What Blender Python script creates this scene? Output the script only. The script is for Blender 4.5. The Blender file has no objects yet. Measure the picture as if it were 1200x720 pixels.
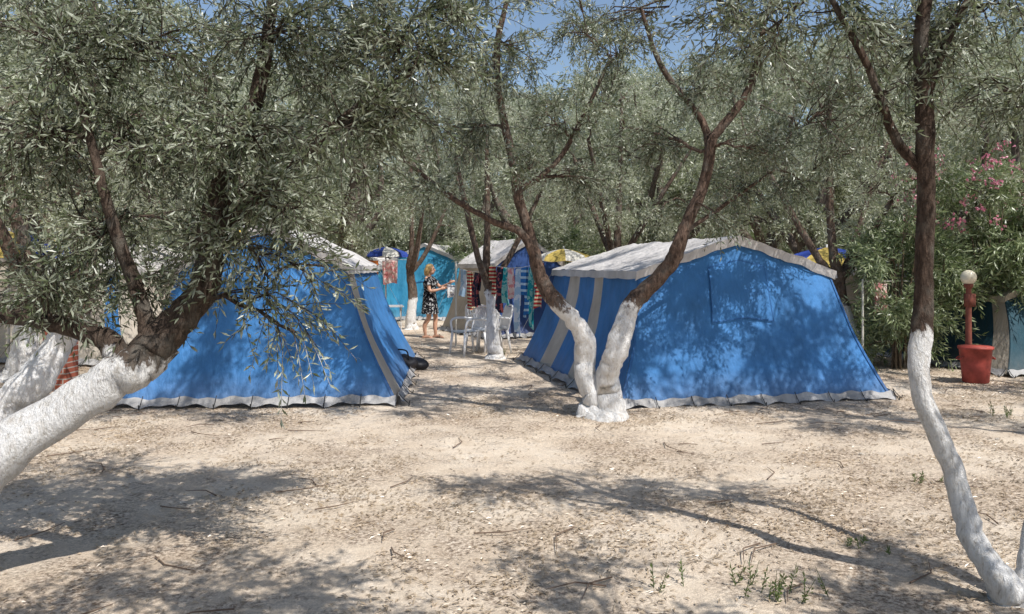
import bpy, math, numpy as np
from mathutils import Vector, Matrix
R=np.random.RandomState(7)
sc=bpy.context.scene
COL=sc.collection
# ---------------------------------------------------------------- helpers
def nrm(a):
    a=np.asarray(a,float); return a/(np.linalg.norm(a,axis=-1,keepdims=True)+1e-9)
def empty(name,loc=(0,0,0),rot=0):
    e=bpy.data.objects.new(name,None); e.empty_display_size=.2
    e.location=loc; e.rotation_euler=(0,0,rot); COL.objects.link(e); return e
def obj(name,me,parent=None,loc=(0,0,0)):
    o=bpy.data.objects.new(name,me); COL.objects.link(o); o.location=loc
    if parent: o.parent=parent
    return o
def qmesh(name,V,Q,mats,smooth=False,mi=None,rnd=None):
    V=np.asarray(V,np.float32); Q=np.asarray(Q,np.int32)
    me=bpy.data.meshes.new(name)
    me.vertices.add(len(V)); me.vertices.foreach_set('co',V.ravel())
    k=Q.shape[1]
    me.loops.add(Q.size); me.loops.foreach_set('vertex_index',Q.ravel())
    me.polygons.add(len(Q)); me.polygons.foreach_set('loop_start',np.arange(0,Q.size,k,dtype=np.int32))
    if mi is not None: me.polygons.foreach_set('material_index',np.asarray(mi,np.int32))
    me.update(calc_edges=True)
    me.polygons.foreach_set('use_smooth',np.full(len(Q),smooth))
    if rnd is not None:
        a=me.attributes.new('rnd','FLOAT','FACE'); a.data.foreach_set('value',np.asarray(rnd,np.float32))
    for m in (mats if isinstance(mats,(list,tuple)) else [mats]): me.materials.append(m)
    return me
class Acc:
    def __init__(s): s.V=[];s.Q=[];s.M=[];s.n=0
    def add(s,V,Q,m=0):
        V=np.asarray(V,float).reshape(-1,3); Q=np.asarray(Q,int).reshape(-1,4)
        s.V.append(V); s.Q.append(Q+s.n); s.M.append(np.full(len(Q),m)); s.n+=len(V)
    def mesh(s,name,mats,smooth=False):
        return qmesh(name,np.concatenate(s.V),np.concatenate(s.Q),mats,smooth,np.concatenate(s.M))
def tube(P,r,k=8,cap=False,gn=0,seed=0):
    P=np.asarray(P,float); n=len(P); r=np.broadcast_to(np.asarray(r,float),(n,))
    T=np.gradient(P,axis=0); T=nrm(T)
    u=np.cross(T[0],[0,0,1.]); 
    if np.linalg.norm(u)<.05: u=np.cross(T[0],[1.,0,0])
    u=nrm(u); A=np.linspace(0,2*np.pi,k,endpoint=False); V=[]
    for i in range(n):
        u=nrm(u-T[i]*np.dot(u,T[i])); v=np.cross(T[i],u)
        rr=np.full(k,r[i])
        if gn: 
            s=i*.28+seed
            rr=rr*(1+gn*(np.sin(2*A+s*1.1)*.5+np.sin(3*A-s*1.2+1)*.45+np.sin(5*A+s*.8)*.35+np.sin(8*A+s*.5)*.18+np.sin(s*2.1)*.3))
        V.append(P[i]+np.outer(np.cos(A)*rr,u)+np.outer(np.sin(A)*rr,v))
    V=np.concatenate(V); Q=[]
    j=np.arange(k); j2=(j+1)%k
    for i in range(n-1): Q.append(np.stack([i*k+j,i*k+j2,(i+1)*k+j2,(i+1)*k+j],1))
    Q=np.concatenate(Q)
    if cap:
        c0=len(V); V=np.concatenate([V,P[:1],P[-1:]])
        jj=np.arange(0,k,2)
        Q=np.concatenate([Q,np.stack([np.full(len(jj),c0),(jj+2)%k,jj+1,jj],1),
            np.stack([np.full(len(jj),c0+1),(n-1)*k+jj,(n-1)*k+jj+1,(n-1)*k+(jj+2)%k],1)])
    return V,Q
def catmull(P,m=6):
    P=np.asarray(P,float); P=np.concatenate([[2*P[0]-P[1]],P,[2*P[-1]-P[-2]]]); out=[]
    for i in range(1,len(P)-2):
        for t in np.linspace(0,1,m,endpoint=False):
            a,b,c,d=P[i-1:i+3]
            out.append(.5*((2*b)+(c-a)*t+(2*a-5*b+4*c-d)*t*t+(3*b-a-3*c+d)*t**3))
    out.append(P[-2]); return np.array(out)
def box(c,s,rot=None):
    c=np.array(c,float); s=np.array(s,float)/2
    V=np.array([[x,y,z] for x in(-1,1) for y in(-1,1) for z in(-1,1)])*s
    if rot is not None: V=V@np.array(Matrix.Rotation(rot[0],3,rot[1])).T
    return V+c,np.array([[0,1,3,2],[4,6,7,5],[0,4,5,1],[2,3,7,6],[0,2,6,4],[1,5,7,3]])
def ell(c,r,nu=16,nv=10):
    V=[];Q=[]
    for i in range(nv+1):
        th=np.pi*i/nv
        for j in range(nu):
            ph=2*np.pi*j/nu; V.append([c[0]+r[0]*math.sin(th)*math.cos(ph),c[1]+r[1]*math.sin(th)*math.sin(ph),c[2]+r[2]*math.cos(th)])
    for i in range(nv):
        for j in range(nu): Q.append([i*nu+j,(i+1)*nu+j,(i+1)*nu+(j+1)%nu,i*nu+(j+1)%nu])
    return np.array(V),np.array(Q)
def vnoise(x,y,seed=0):
    xi=np.floor(x).astype(np.int64); yi=np.floor(y).astype(np.int64); fx=x-xi; fy=y-yi
    fx=fx*fx*(3-2*fx); fy=fy*fy*(3-2*fy)
    def h(a,b):
        n=(a*374761393+b*668265263+seed*1442695)&0x7fffffff
        n=((n^(n>>13))*1274126177)&0x7fffffff
        return ((n^(n>>16))&0xffff)/65535.
    return (h(xi,yi)*(1-fx)+h(xi+1,yi)*fx)*(1-fy)+(h(xi,yi+1)*(1-fx)+h(xi+1,yi+1)*fx)*fy
def gheight(x,y):
    h=(vnoise(x*.35,y*.35,1)-.5)*.06+(vnoise(x*1.7,y*1.7,2)-.5)*.03+(vnoise(x*6,y*6,3)-.5)*.014
    return h
# ---------------------------------------------------------------- materials
class NT:
    def __init__(s,name):
        s.m=bpy.data.materials.new(name); s.m.use_nodes=True; s.t=s.m.node_tree; s.N=s.t.nodes
        s.b=s.N['Principled BSDF']; s.out=s.N['Material Output']
    def n(s,typ,**k):
        nd=s.N.new(typ)
        for a,b in k.items(): setattr(nd,a,b)
        return nd
    def l(s,a,b): s.t.links.new(a,b)
    def coord(s,w='Object'): return s.n('ShaderNodeTexCoord').outputs[w]
    def noise(s,co,scale,detail=4,rough=.6):
        nd=s.n('ShaderNodeTexNoise'); nd.inputs['Scale'].default_value=scale; nd.inputs['Detail'].default_value=detail
        nd.inputs['Roughness'].default_value=rough; s.l(co,nd.inputs['Vector']); return nd.outputs['Fac']
    def ramp(s,f,stops,interp='LINEAR'):
        nd=s.n('ShaderNodeValToRGB'); e=nd.color_ramp.elements; nd.color_ramp.interpolation=interp
        while len(e)<len(stops): e.new(.5)
        for i,(p,c) in enumerate(stops):
            e[i].position=p; c=(c,c,c) if not isinstance(c,(tuple,list)) else c; e[i].color=(*c,1)
        s.l(f,nd.inputs['Fac']); return nd.outputs['Color']
    def mix(s,f,a,b,mode='MIX'):
        nd=s.n('ShaderNodeMix',data_type='RGBA',blend_type=mode)
        for v,i in ((f,0),(a,6),(b,7)):
            if isinstance(v,(int,float)): nd.inputs[i].default_value=v
            elif isinstance(v,(tuple,list)): nd.inputs[i].default_value=(*v,1)
            else: s.l(v,nd.inputs[i])
        return nd.outputs[2]
    def math(s,op,a,b=0):
        nd=s.n('ShaderNodeMath',operation=op)
        for v,i in ((a,0),(b,1)):
            if isinstance(v,(int,float)): nd.inputs[i].default_value=v
            else: s.l(v,nd.inputs[i])
        return nd.outputs[0]
    def bump(s,h,st=.5,d=.01):
        nd=s.n('ShaderNodeBump'); nd.inputs['Strength'].default_value=st; nd.inputs['Distance'].default_value=d
        s.l(h,nd.inputs['Height']); s.l(nd.outputs[0],s.b.inputs['Normal']); return nd.outputs[0]
    def fin(s,col,rough=.8,spec=.3):
        if isinstance(col,(tuple,list)): s.b.inputs['Base Color'].default_value=(*col,1)
        else: s.l(col,s.b.inputs['Base Color'])
        s.b.inputs['Roughness'].default_value=rough; s.b.inputs['Specular IOR Level'].default_value=spec
        return s.m
    def transl(s,col,f,nor=None):
        t=s.n('ShaderNodeBsdfTranslucent')
        if isinstance(col,(tuple,list)): t.inputs[0].default_value=(*col,1)
        else: s.l(col,t.inputs[0])
        mx=s.n('ShaderNodeMixShader'); mx.inputs[0].default_value=f
        s.l(s.b.outputs[0],mx.inputs[1]); s.l(t.outputs[0],mx.inputs[2]); s.l(mx.outputs[0],s.out.inputs['Surface'])
def leaf_mat(name,c1,c2,c3,under,tr=.25,tc=(.2,.25,.08)):
    a=NT(name); at=a.n('ShaderNodeAttribute',attribute_name='rnd').outputs['Fac']
    top=a.ramp(at,[(0,c1),(.5,c2),(1,c3)])
    g=a.n('ShaderNodeNewGeometry').outputs['Backfacing']
    c=a.mix(g,top,under)
    big=a.noise(a.coord(),1.1,2)
    c=a.mix(1.0,c,a.ramp(big,[(.3,.7),(.7,1.3)]),'MULTIPLY')
    a.fin(c,.36,.65); a.transl(a.mix(.5,c,tc),tr); return a.m
M_olive=leaf_mat('olive_leaf',(.07,.092,.045),(.13,.16,.085),(.23,.25,.16),(.36,.39,.3),.28,(.26,.31,.12))
M_olive_haze=leaf_mat('olive_leaf_far_haze',(.15,.18,.095),(.28,.31,.19),(.46,.48,.36),(.54,.56,.45),.4,(.42,.47,.22))  # paler copy of the olive leaf: distance haze and sunlight put into its colour
M_olean=leaf_mat('oleander_leaf',(.09,.14,.05),(.18,.24,.1),(.32,.38,.2),(.34,.39,.23),.32)
M_weed=leaf_mat('weed_leaf',(.09,.15,.03),(.14,.2,.05),(.22,.24,.09),(.18,.22,.09),.35)
M_litter=leaf_mat('dry_leaf',(.09,.055,.03),(.34,.24,.15),(.74,.64,.49),(.42,.33,.23),.05,(.3,.2,.1))
def bark(name,h,brown=(.13,.085,.06)):
    a=NT(name); co=a.coord(); z=a.n('ShaderNodeSeparateXYZ'); a.l(co,z.inputs[0])
    mp=a.n('ShaderNodeMapping'); mp.inputs['Scale'].default_value=(1,1,.3); a.l(co,mp.inputs[0])
    n1=a.noise(mp.outputs[0],34,6,.75); n2=a.noise(co,6,4); n3=a.noise(mp.outputs[0],90,3)
    br=a.ramp(n1,[(.32,tuple(x*.25 for x in brown)),(.5,brown),(.72,tuple(min(1,x*2.4) for x in brown))])
    lich=a.ramp(n2,[(.5,0),(.66,.5)]); br=a.mix(lich,br,(.2,.19,.165))
    wh=a.ramp(n1,[(.27,(.28,.23,.18)),(.38,(.7,.67,.63)),(.52,(.87,.86,.85))])
    wh=a.mix(a.ramp(n2,[(.56,0),(.72,.55)]),wh,(.48,.41,.34))
    zz=a.math('ADD',z.outputs[2],a.math('ADD',a.math('MULTIPLY',a.math('SUBTRACT',n2,.5),.5),a.math('MULTIPLY',a.math('SUBTRACT',n1,.5),.45)))
    soft=a.n('ShaderNodeMapRange'); soft.inputs[1].default_value=h-.03; soft.inputs[2].default_value=h+.03
    a.l(zz,soft.inputs[0])
    c=a.mix(soft.outputs[0],wh,br)
    a.bump(a.math('ADD',n1,a.math('MULTIPLY',n3,.5)),1.,.03)
    return a.fin(c,.9,.15)
def fabric(name,col,var=.25,tr=.12,wr=.5):
    a=NT(name); co=a.coord(); n=a.noise(co,2.2,5); n2=a.noise(co,9,3)
    mp=a.n('ShaderNodeMapping'); mp.inputs['Scale'].default_value=(3,3,.8); a.l(co,mp.inputs[0])
    n3=a.noise(mp.outputs[0],3.5,4,.55); fine=a.noise(co,260,2)
    c=a.mix(1.,col,a.ramp(n,[(.3,1-var),(.7,1+var*.5)]),'MULTIPLY')
    z=a.n('ShaderNodeSeparateXYZ'); a.l(co,z.inputs[0])
    d=a.n('ShaderNodeMapRange'); d.inputs[1].default_value=.4; d.inputs[2].default_value=.0; d.inputs[4].default_value=.45; a.l(z.outputs[2],d.inputs[0])
    c=a.mix(a.math('MULTIPLY',d.outputs[0],n2),c,(.35,.3,.24))
    a.bump(a.math('ADD',a.math('MULTIPLY',n3,1.),a.math('ADD',a.math('MULTIPLY',fine,.02),a.math('MULTIPLY',n2,.12))),wr,.06)
    a.fin(c,.7,.35); 
    if tr: a.transl(c,tr)
    return a.m
def plain(name,col,rough=.6,spec=.4,var=.15,bs=0):
    a=NT(name); co=a.coord(); n=a.noise(co,7,4)
    c=a.mix(1.,col,a.ramp(n,[(.3,1-var),(.7,1+var)]),'MULTIPLY')
    if bs: a.bump(a.noise(co,bs,3),.3,.005)
    return a.fin(c,rough,spec)
def pattern(name,c1,c2,scale,th=.5,typ='noise',c3=None):
    a=NT(name); co=a.coord()
    if typ=='stripe':
        w=a.n('ShaderNodeTexWave',wave_type='BANDS',bands_direction='Z'); w.inputs['Scale'].default_value=scale; w.inputs['Distortion'].default_value=.3; a.l(co,w.inputs[0]); f=w.outputs['Fac']
    else: f=a.noise(co,scale,2)
    st=[(0,c1),(th,c2)]
    if c3: st.append((th+.12,c3))
    c=a.ramp(f,st,'CONSTANT'); a.fin(c,.85,.15); a.transl(c,.15); return a.m
M_blue=fabric('blue_canvas',(.06,.225,.53),.3,.12,.6); M_blue2=fabric('blue_canvas_seam',(.04,.155,.4))
M_navy=fabric('dark_blue_canvas',(.025,.07,.23)); M_turq=fabric('turquoise_canvas',(.05,.3,.5))
M_teal=fabric('teal_canvas',(.02,.07,.1)); M_beige=fabric('beige_canvas',(.6,.54,.46)); M_roof=fabric('grey_roof_canvas',(.68,.65,.63),.3,.1,.7)
M_hem=fabric('ground_flap',(.42,.42,.43),.5,0); M_tan=fabric('tan_canvas',(.5,.44,.36))
M_rub=plain('black_elastic',(.03,.03,.03)); M_steel=plain('steel',(.5,.5,.5),.35,.6)
M_rope=plain('rope',(.6,.58,.52),.9); M_plastic=plain('white_plastic',(.85,.85,.85),.35,.5,.05)
M_red=plain('red_paint',(.34,.06,.045),.6,.4,.4,30); M_rust=plain('brown_post',(.2,.065,.045),.7,.3,.3,30)
M_globe=plain('opal_globe',(.75,.68,.52),.3,.5,.05); M_dark=plain('dark_bag',(.02,.02,.025),.5,.4,.3,12)
M_skin=plain('skin',(.6,.34,.23),.55,.35,.05); M_hair=plain('blond_hair',(.5,.33,.14),.6,.3,.35,60)
M_pink=leaf_mat('pink_petal',(.7,.16,.3),(.8,.3,.42),(.85,.5,.55),(.75,.3,.4),.3,(.8,.4,.5))
# ---------------------------------------------------------------- foliage
def leaves(S,D,TL,nl,L,W,rng):
    T=len(S); V=[];
    side=nrm(np.cross(D,rng.normal(size=(T,3))))
    up2=np.cross(D,side)
    for l in range(nl):
        t=(l//2+.6)/(nl/2.)
        sg=1 if l%2 else -1
        th=(l//2)*1.45
        sd=side*math.cos(th)+up2*math.sin(th)
        pos=S+D*(TL*t)[:,None]; pos[:,2]-=.22*TL*t*t
        ld=nrm(D*.75+sd*sg*.75+rng.normal(size=(T,3))*.28+np.array([0,0,-.12]))
        if l>=nl-2: ld=nrm(D+rng.normal(size=(T,3))*.3)
        w=nrm(np.cross(ld,rng.normal(size=(T,3))))
        n_=np.cross(ld,w)
        LL=(L*(.65+.6*rng.rand(T)))[:,None]; WW=W*(.75+.5*rng.rand(T))[:,None]
        m=pos+ld*LL*.5
        b=rng.normal(size=(T,1))*.08*LL
        V.append(np.stack([pos,m+w*WW*.5+n_*b,pos+ld*LL,m-w*WW*.5+n_*b],1))
    V=np.concatenate(V).reshape(-1,3)
    Q=np.arange(len(V)).reshape(-1,4)
    return V,Q
def grow(acc,skel,skr,lumps,rng,L,W,nl,twl,twigtube=False):
    S=[];D=[];TL=[]
    skel=[np.array(p) for p in skel]; skr=list(skr)
    for (cx,cy,cz,r,nsec,ntw) in lumps:
        c=np.array([cx,cy,cz]); rr=np.array(r) if hasattr(r,'__len__') else np.array([r,r,r*.75])
        A=np.array(skel); d=np.linalg.norm(A-c,axis=1)+np.where(A[:,2]>c[2]+.2,.5,0)
        i=int(np.argmin(d)); p0=A[i]; dist=np.linalg.norm(c-p0)
        r0=min(skr[i]*.7,.012+.022*dist)
        mid=(p0+c)/2+rng.normal(size=3)*dist*.1+np.array([0,0,.1*dist])
        q1=p0*.7+mid*.3+rng.normal(size=3)*dist*.04
        P=catmull([p0,q1,mid,c],4); rad=np.linspace(r0,max(.3*r0,.006),len(P))
        P[1:-1]+=rng.normal(size=(len(P)-2,3))*.02*min(1,dist)
        acc.add(*tube(P,rad,6))
        for k in range(2,len(P),2): skel.append(P[k]); skr.append(rad[k])
        for s in range(nsec):
            v=rng.normal(size=3); v=v/np.linalg.norm(v)*rng.rand()**.4
            e=c+v*rr; st=P[rng.randint(len(P)//2,len(P))]
            ln=np.linalg.norm(e-st)
            m=(st+e)/2+rng.normal(size=3)*ln*.12+np.array([0,0,.12*ln])
            PP=np.array([st,st*.5+m*.5+rng.normal(size=3)*.03*ln,m,m*.5+e*.5+rng.normal(size=3)*.04*ln,e])
            acc.add(*tube(PP,np.linspace(.011,.003,5)*min(1.5,max(.5,ln)),4))
            dr=nrm(e-m)
            tt=rng.rand(ntw)*.75+.25
            for t in tt:
                x=t*4; k=min(3,int(x)); p=PP[k]+(PP[k+1]-PP[k])*(x-k)
                S.append(p); D.append(dr*.6+rng.normal(size=3)*.55+np.array([0,0,-.15])); TL.append(twl*(.6+.8*rng.rand()))
            S.append(e); D.append(dr+rng.normal(size=3)*.2+np.array([0,0,-.2])); TL.append(twl*1.2)
    S=np.array(S);D=nrm(D);TL=np.array(TL)
    if twigtube:
        for s,d,t in zip(S,D,TL):
            a=s+d*t*.5; a[2]-=.055*t; b=s+d*t; b[2]-=.22*t
            acc.add(*tube([s,a,b],[.0028,.002,.001],3))
    return leaves(S,D,TL,nl,L,W,rng)
def tree(name,base,limbs,lumps,seed,wh,L=.058,W=.013,nl=16,twl=.26,brown=(.13,.085,.06),lm=None,gn=.1,tw=False,rs=1.):
    rng=np.random.RandomState(seed); base=np.array(base,float)
    acc=Acc(); sk=[];sr=[]
    for li,lb in enumerate(limbs):
        lb=np.array(lb,float); P=catmull(lb[:,:3],9); rad=catmull(np.c_[lb[:,3],lb[:,3],lb[:,3]],9)[:,0]*rs
        P[1:]+=rng.normal(size=(len(P)-1,3))*rad[1:,None]*.06
        nn=len(P); wv=np.stack([np.sin(np.arange(nn)*.33+seed+li),np.cos(np.arange(nn)*.27+li*2),np.zeros(nn)],1)*np.clip(np.arange(nn)/20.,0,1)[:,None]
        P=P+wv*rad[:,None]*.35
        acc.add(*tube(P-base,rad,22,gn=gn,seed=seed+li*3))
        h=len(P)//3
        for k in range(h,len(P)): sk.append(P[k]);sr.append(rad[k])
    sk=[p-base for p in sk]
    lumps=[(a-base[0],b-base[1],c-base[2],*r) for a,b,c,*r in lumps]
    V,Q=grow(acc,sk,sr,lumps,rng,L,W,nl,twl,tw)
    e=empty(name,base)
    obj('trunk_and_limbs',acc.mesh('olive_trunk',bark('olive_bark',wh,brown),True),e)
    obj('foliage',qmesh('olive_foliage',V,Q,lm or M_olive,False,rnd=rng.rand(len(Q))),e)
    return e
# --- left foreground olive tree
limbs=[[(-3.15,3.95,-.1,.24),(-2.95,3.98,.25,.19),(-2.5,4.0,.66,.15),(-2.1,4.15,1.0,.135),(-1.86,4.3,1.16,.125),(-1.72,4.35,1.42,.10),(-1.62,4.4,1.75,.085),(-1.55,4.5,2.2,.065),(-1.4,4.6,2.8,.045),(-1.3,4.6,3.4,.03)],
 [(-2.0,4.2,1.08,.085),(-2.15,4.25,1.22,.07),(-2.45,4.3,1.3,.055),(-2.9,4.4,1.38,.045),(-3.3,4.4,1.7,.03)],
 [(-1.9,4.28,1.15,.06),(-2.0,4.3,1.5,.045),(-2.15,4.3,1.95,.035),(-2.3,4.3,2.5,.025)],
 [(-1.6,4.4,1.8,.045),(-1.25,4.45,2.1,.035),(-.9,4.5,2.45,.03),(-.5,4.6,2.75,.02)]]
lumps=[(-2.5,4.4,2.85,.5,24,6),(-1.95,4.5,2.85,.5,24,6),(-1.3,4.5,2.9,.5,25,6),(-.75,4.6,2.9,.45,19,6),(-.4,4.6,3.1,.4,13,6),
 (-2.55,4.4,2.25,.45,22,6),(-2.0,4.6,2.25,.45,22,6),(-1.4,4.4,2.3,.42,23,6),(-.9,4.5,2.35,.4,15,6),(-2.3,4.5,1.75,.35,18,5),(-1.75,4.7,1.85,.3,12,5),
 (-2.65,4.6,1.5,.3,14,5),(-1.2,4.3,1.9,.3,13,5),(-1.5,4.35,1.75,.25,9,5),(-.65,4.6,2.45,.3,9,5),(-2.0,4.4,1.5,.2,7,4),(-.55,4.5,2.75,.3,10,5),
 (-1.3,4.3,1.55,(.2,.2,.22),7,4),(-1.15,4.3,1.25,(.16,.15,.2),5,4),(-1.0,4.3,1.6,(.12,.15,.15),3,3),(-2.45,4.2,1.45,.25,9,5),
 (-2.4,4.6,3.4,.6,18,6),(-1.5,4.8,3.5,.6,18,6),(-.7,4.5,3.5,.5,12,6),(-3.1,4.2,2.4,.5,15,6),(-3.2,4.2,3.1,.6,12,6),(-.7,3.5,3.4,.35,10,6)]
tree('olive_tree',(-3.15,3.95,0),limbs,lumps,11,1.12,brown=(.085,.062,.048),tw=True,rs=.82)
# --- twin-stemmed centre olive tree
limbs=[[(.88,8.55,-.12,.26),(.86,8.6,.08,.17),(.84,8.6,.35,.125),(.76,8.6,.75,.115),(.55,8.6,1.15,.095),(.28,8.7,1.55,.075),(.14,8.8,2.1,.062),(.04,8.8,2.6,.055),(-.1,8.8,3.2,.045),(-.15,8.8,4.0,.035),(0,8.9,4.8,.02)],
 [(.96,8.5,-.12,.28),(1.0,8.5,.08,.18),(1.04,8.5,.4,.135),(1.06,8.5,.75,.12),(1.3,8.55,1.18,.105),(1.6,8.6,1.55,.085),(1.83,8.6,1.95,.072),(2.0,8.6,2.4,.065),(2.12,8.6,2.9,.055),(2.2,8.6,3.05,.05),(2.55,8.6,3.55,.04),(2.7,8.6,4.3,.03)],
 [(.3,8.7,1.55,.05),(.1,8.7,1.95,.045),(-.2,8.7,2.08,.035),(-.6,8.7,2.3,.03),(-1.1,8.6,2.7,.02)],
 [(2.1,8.6,2.8,.045),(2.02,8.7,3.2,.04),(1.6,8.8,3.8,.03),(1.4,8.8,4.4,.02)],
 [(.06,8.8,2.4,.035),(.5,8.9,2.75,.03),(.8,9,3.3,.025),(1.1,9,3.9,.02)],
 [(1.55,8.6,1.5,.035),(1.9,8.9,1.95,.028),(2.4,9.1,2.3,.022),(3.0,9.2,2.7,.015)]]
lumps=[(0,9,4.0,.6,16,6),(-.6,9,3.0,.5,15,6),(.4,9.1,3.2,.5,15,6),(1.15,8.6,3.8,.6,15,6),(1.5,9,2.95,.45,15,6),(2.5,8.5,3.9,.6,18,6),(2.9,9,3.0,.55,20,6),
 (-1.15,8.5,3.4,.6,18,6),(3.6,8.5,3.5,.6,18,6),(-.9,8.7,2.4,.4,12,5),(.9,9.2,2.5,.35,12,5),(-.5,9,4.7,.7,16,6),(3.0,8.8,4.8,.7,16,6),(-1.6,9,4.3,.7,18,6),(4.2,8.9,4.2,.6,14,6),
 (2.5,9.2,2.45,.35,11,5),(3.3,9.2,2.55,.35,12,5),(.2,8.3,2.6,.3,9,5),(2.1,8.3,2.15,.18,4,3),(1.9,8.2,3.4,.4,10,5),(2.6,8.3,2.75,.35,11,5),(-.3,8.3,3.5,.4,10,5),(3.4,8.3,3.0,.4,12,5),(.8,8.4,3.2,.35,8,5),
 (.7,9.2,4.3,.4,8,5),(3.9,9.2,2.95,.4,12,5)]
rl=np.random.RandomState(77)
for i in range(38): lumps.append((rl.uniform(-2.2,6.4),rl.uniform(6.2,8.3),rl.uniform(4.5,5.5),.36,12,5))
for i in range(11): lumps.append((rl.uniform(.2,3.4),rl.uniform(9.2,12.5),rl.uniform(5.0,5.8),.5,13,5))
tree('olive_tree',(.92,8.54,0),limbs,lumps,23,1.18,L=.066,W=.016,brown=(.125,.085,.065),tw=True,rs=.95)
# --- slender right foreground olive tree
limbs=[[(2.42,3.9,-.1,.12),(2.37,3.92,.05,.085),(2.3,4.0,.25,.062),(2.2,4.1,.6,.056),(2.1,4.15,1.0,.056),(2.12,4.2,1.4,.052),(2.16,4.2,1.9,.048),(2.12,4.2,2.35,.046),(2.14,4.2,2.8,.04),(2.2,4.2,3.4,.03),(2.3,4.2,4.0,.02)],
 [(2.44,3.9,-.08,.09),(2.52,3.95,.15,.06),(2.62,4.0,.5,.05),(2.68,4.05,1.0,.045),(2.8,4.1,1.6,.04),(2.95,4.2,2.4,.03),(3.0,4.2,3.2,.02)],
 [(2.12,4.2,2.1,.03),(2.0,4.2,2.25,.026),(1.85,4.2,2.6,.022),(1.65,4.2,3.0,.015)],
 [(2.13,4.2,2.4,.026),(2.25,4.2,2.75,.02),(2.5,4.3,3.2,.015)]]
lumps=[(1.75,4.3,2.95,.35,12,5),(2.5,4.3,2.95,.35,13,5),(2.65,4.4,2.55,.3,10,5),(1.5,4.3,3.2,.3,9,5),(2.3,4.3,3.4,.4,10,6),(1.95,4.25,2.5,.2,5,4),(1.35,4.4,2.85,.3,8,5),(2.2,4.4,2.8,.3,10,5),(3.0,4.3,3.0,.35,11,5),(1.1,4.4,3.05,.3,8,5)]
tree('olive_tree',(2.4,3.9,0),limbs,lumps,37,1.22,brown=(.08,.055,.042),tw=True,rs=.92)
# --- olive trees behind / beside the photographer (their crowns shade the foreground)
limbs=[[(2.6,-1.5,-.1,.25),(2.5,-1.4,.8,.18),(2.2,-1,1.8,.14),(1.6,-.3,2.8,.1),(.9,.6,3.6,.06)],[(2.45,-1.3,1.2,.12),(3,-.6,2.2,.1),(3.5,.4,3.2,.06)]]
lumps=[]
for i in range(14):
    for j in range(4):
        if R.rand()<.72: lumps.append((-1.6+i*.6+R.uniform(-.25,.25),.9+j*.52+R.uniform(-.2,.2),R.uniform(3.0,3.6),R.uniform(.25,.42),12,5))
tree('olive_tree',(2.6,-1.5,0),limbs,lumps,41,1.1,L=.085,W=.024,nl=12)
limbs=[[(7.4,5.6,-.1,.22),(7.4,5.6,.8,.16),(7.3,5.8,1.8,.12),(7.0,5.9,2.8,.09),(6.6,6,3.6,.05)],[(7.35,5.7,1.4,.1),(7.8,6.2,2.6,.08),(8,7,3.6,.05)]]
lumps=[]
for i in range(20):
    lumps.append((R.uniform(4.9,9),R.uniform(4.6,8),R.uniform(3.6,4.8),.42,12,5))
tree('olive_tree',(7.4,5.6,0),limbs,lumps,43,1.1,L=.085,W=.023,nl=12)
# --- small olive trees between / beside the tents
def small(base,h,seed,wh,top,spread,n,r0=.1,lean=(0,0),dens=9,L=.075,W=.018,lowz=1.6):
    rg=np.random.RandomState(seed); x,y=base; lx,ly=lean
    limbs=[[(x,y,-.1,r0*1.7),(x+.02,y,.12,r0*1.15),(x+lx*.4,y+ly*.4,h*.5,r0),(x+lx,y+ly,h,r0*.8),(x+lx*1.3,y+ly*1.3,h+.7,r0*.55),(x+lx*1.5,y+ly*1.4,top-.6,r0*.25)]]
    for k in range(3):
        a=rg.uniform(0,6.28); limbs.append([(x+lx,y+ly,h*.95,r0*.6),(x+lx+.4*math.cos(a),y+ly+.4*math.sin(a),h+.5,r0*.45),(x+lx+spread*.6*math.cos(a),y+ly+spread*.6*math.sin(a),(h+top)/2+.3,r0*.25)])
    lu=[]
    for k in range(n):
        a=rg.uniform(0,6.28); q=spread*rg.rand()**.5; lu.append((x+lx+q*math.cos(a),y+ly+q*math.sin(a),rg.uniform(lowz,top),.55,dens,5))
    return tree('olive_tree',(x,y,0),limbs,lu,seed,wh,L=L,W=W,nl=12,brown=(.12,.085,.065),lm=M_olive_haze)
small((-.3,14.0),1.3,51,1.15,4.8,1.9,22,.11,(-.1,0),10,lowz=2.35)
small((-2.55,20.5),1.5,52,.8,5,1.8,14,.12,lowz=2.4)
small((-5.3,8.6),.9,53,1.0,5.0,2.0,24,.17,(.5,.2),10,lowz=2.0)
small((-7.0,11.5),1.2,54,1.0,5.5,2.2,24,.17,(.3,0),10,lowz=2.2)
small((5.6,13.2),1.4,55,1.0,5.5,2.4,26,.12,(-.3,0),10,lowz=2.5)
small((1.8,15.6),1.7,56,.9,5.4,2.4,23,.12,(.2,0),10,lowz=2.5)
small((8.2,8.6),1.4,57,1.0,5.2,1.8,14,.12,(0,0),9,lowz=2.9)
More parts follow.
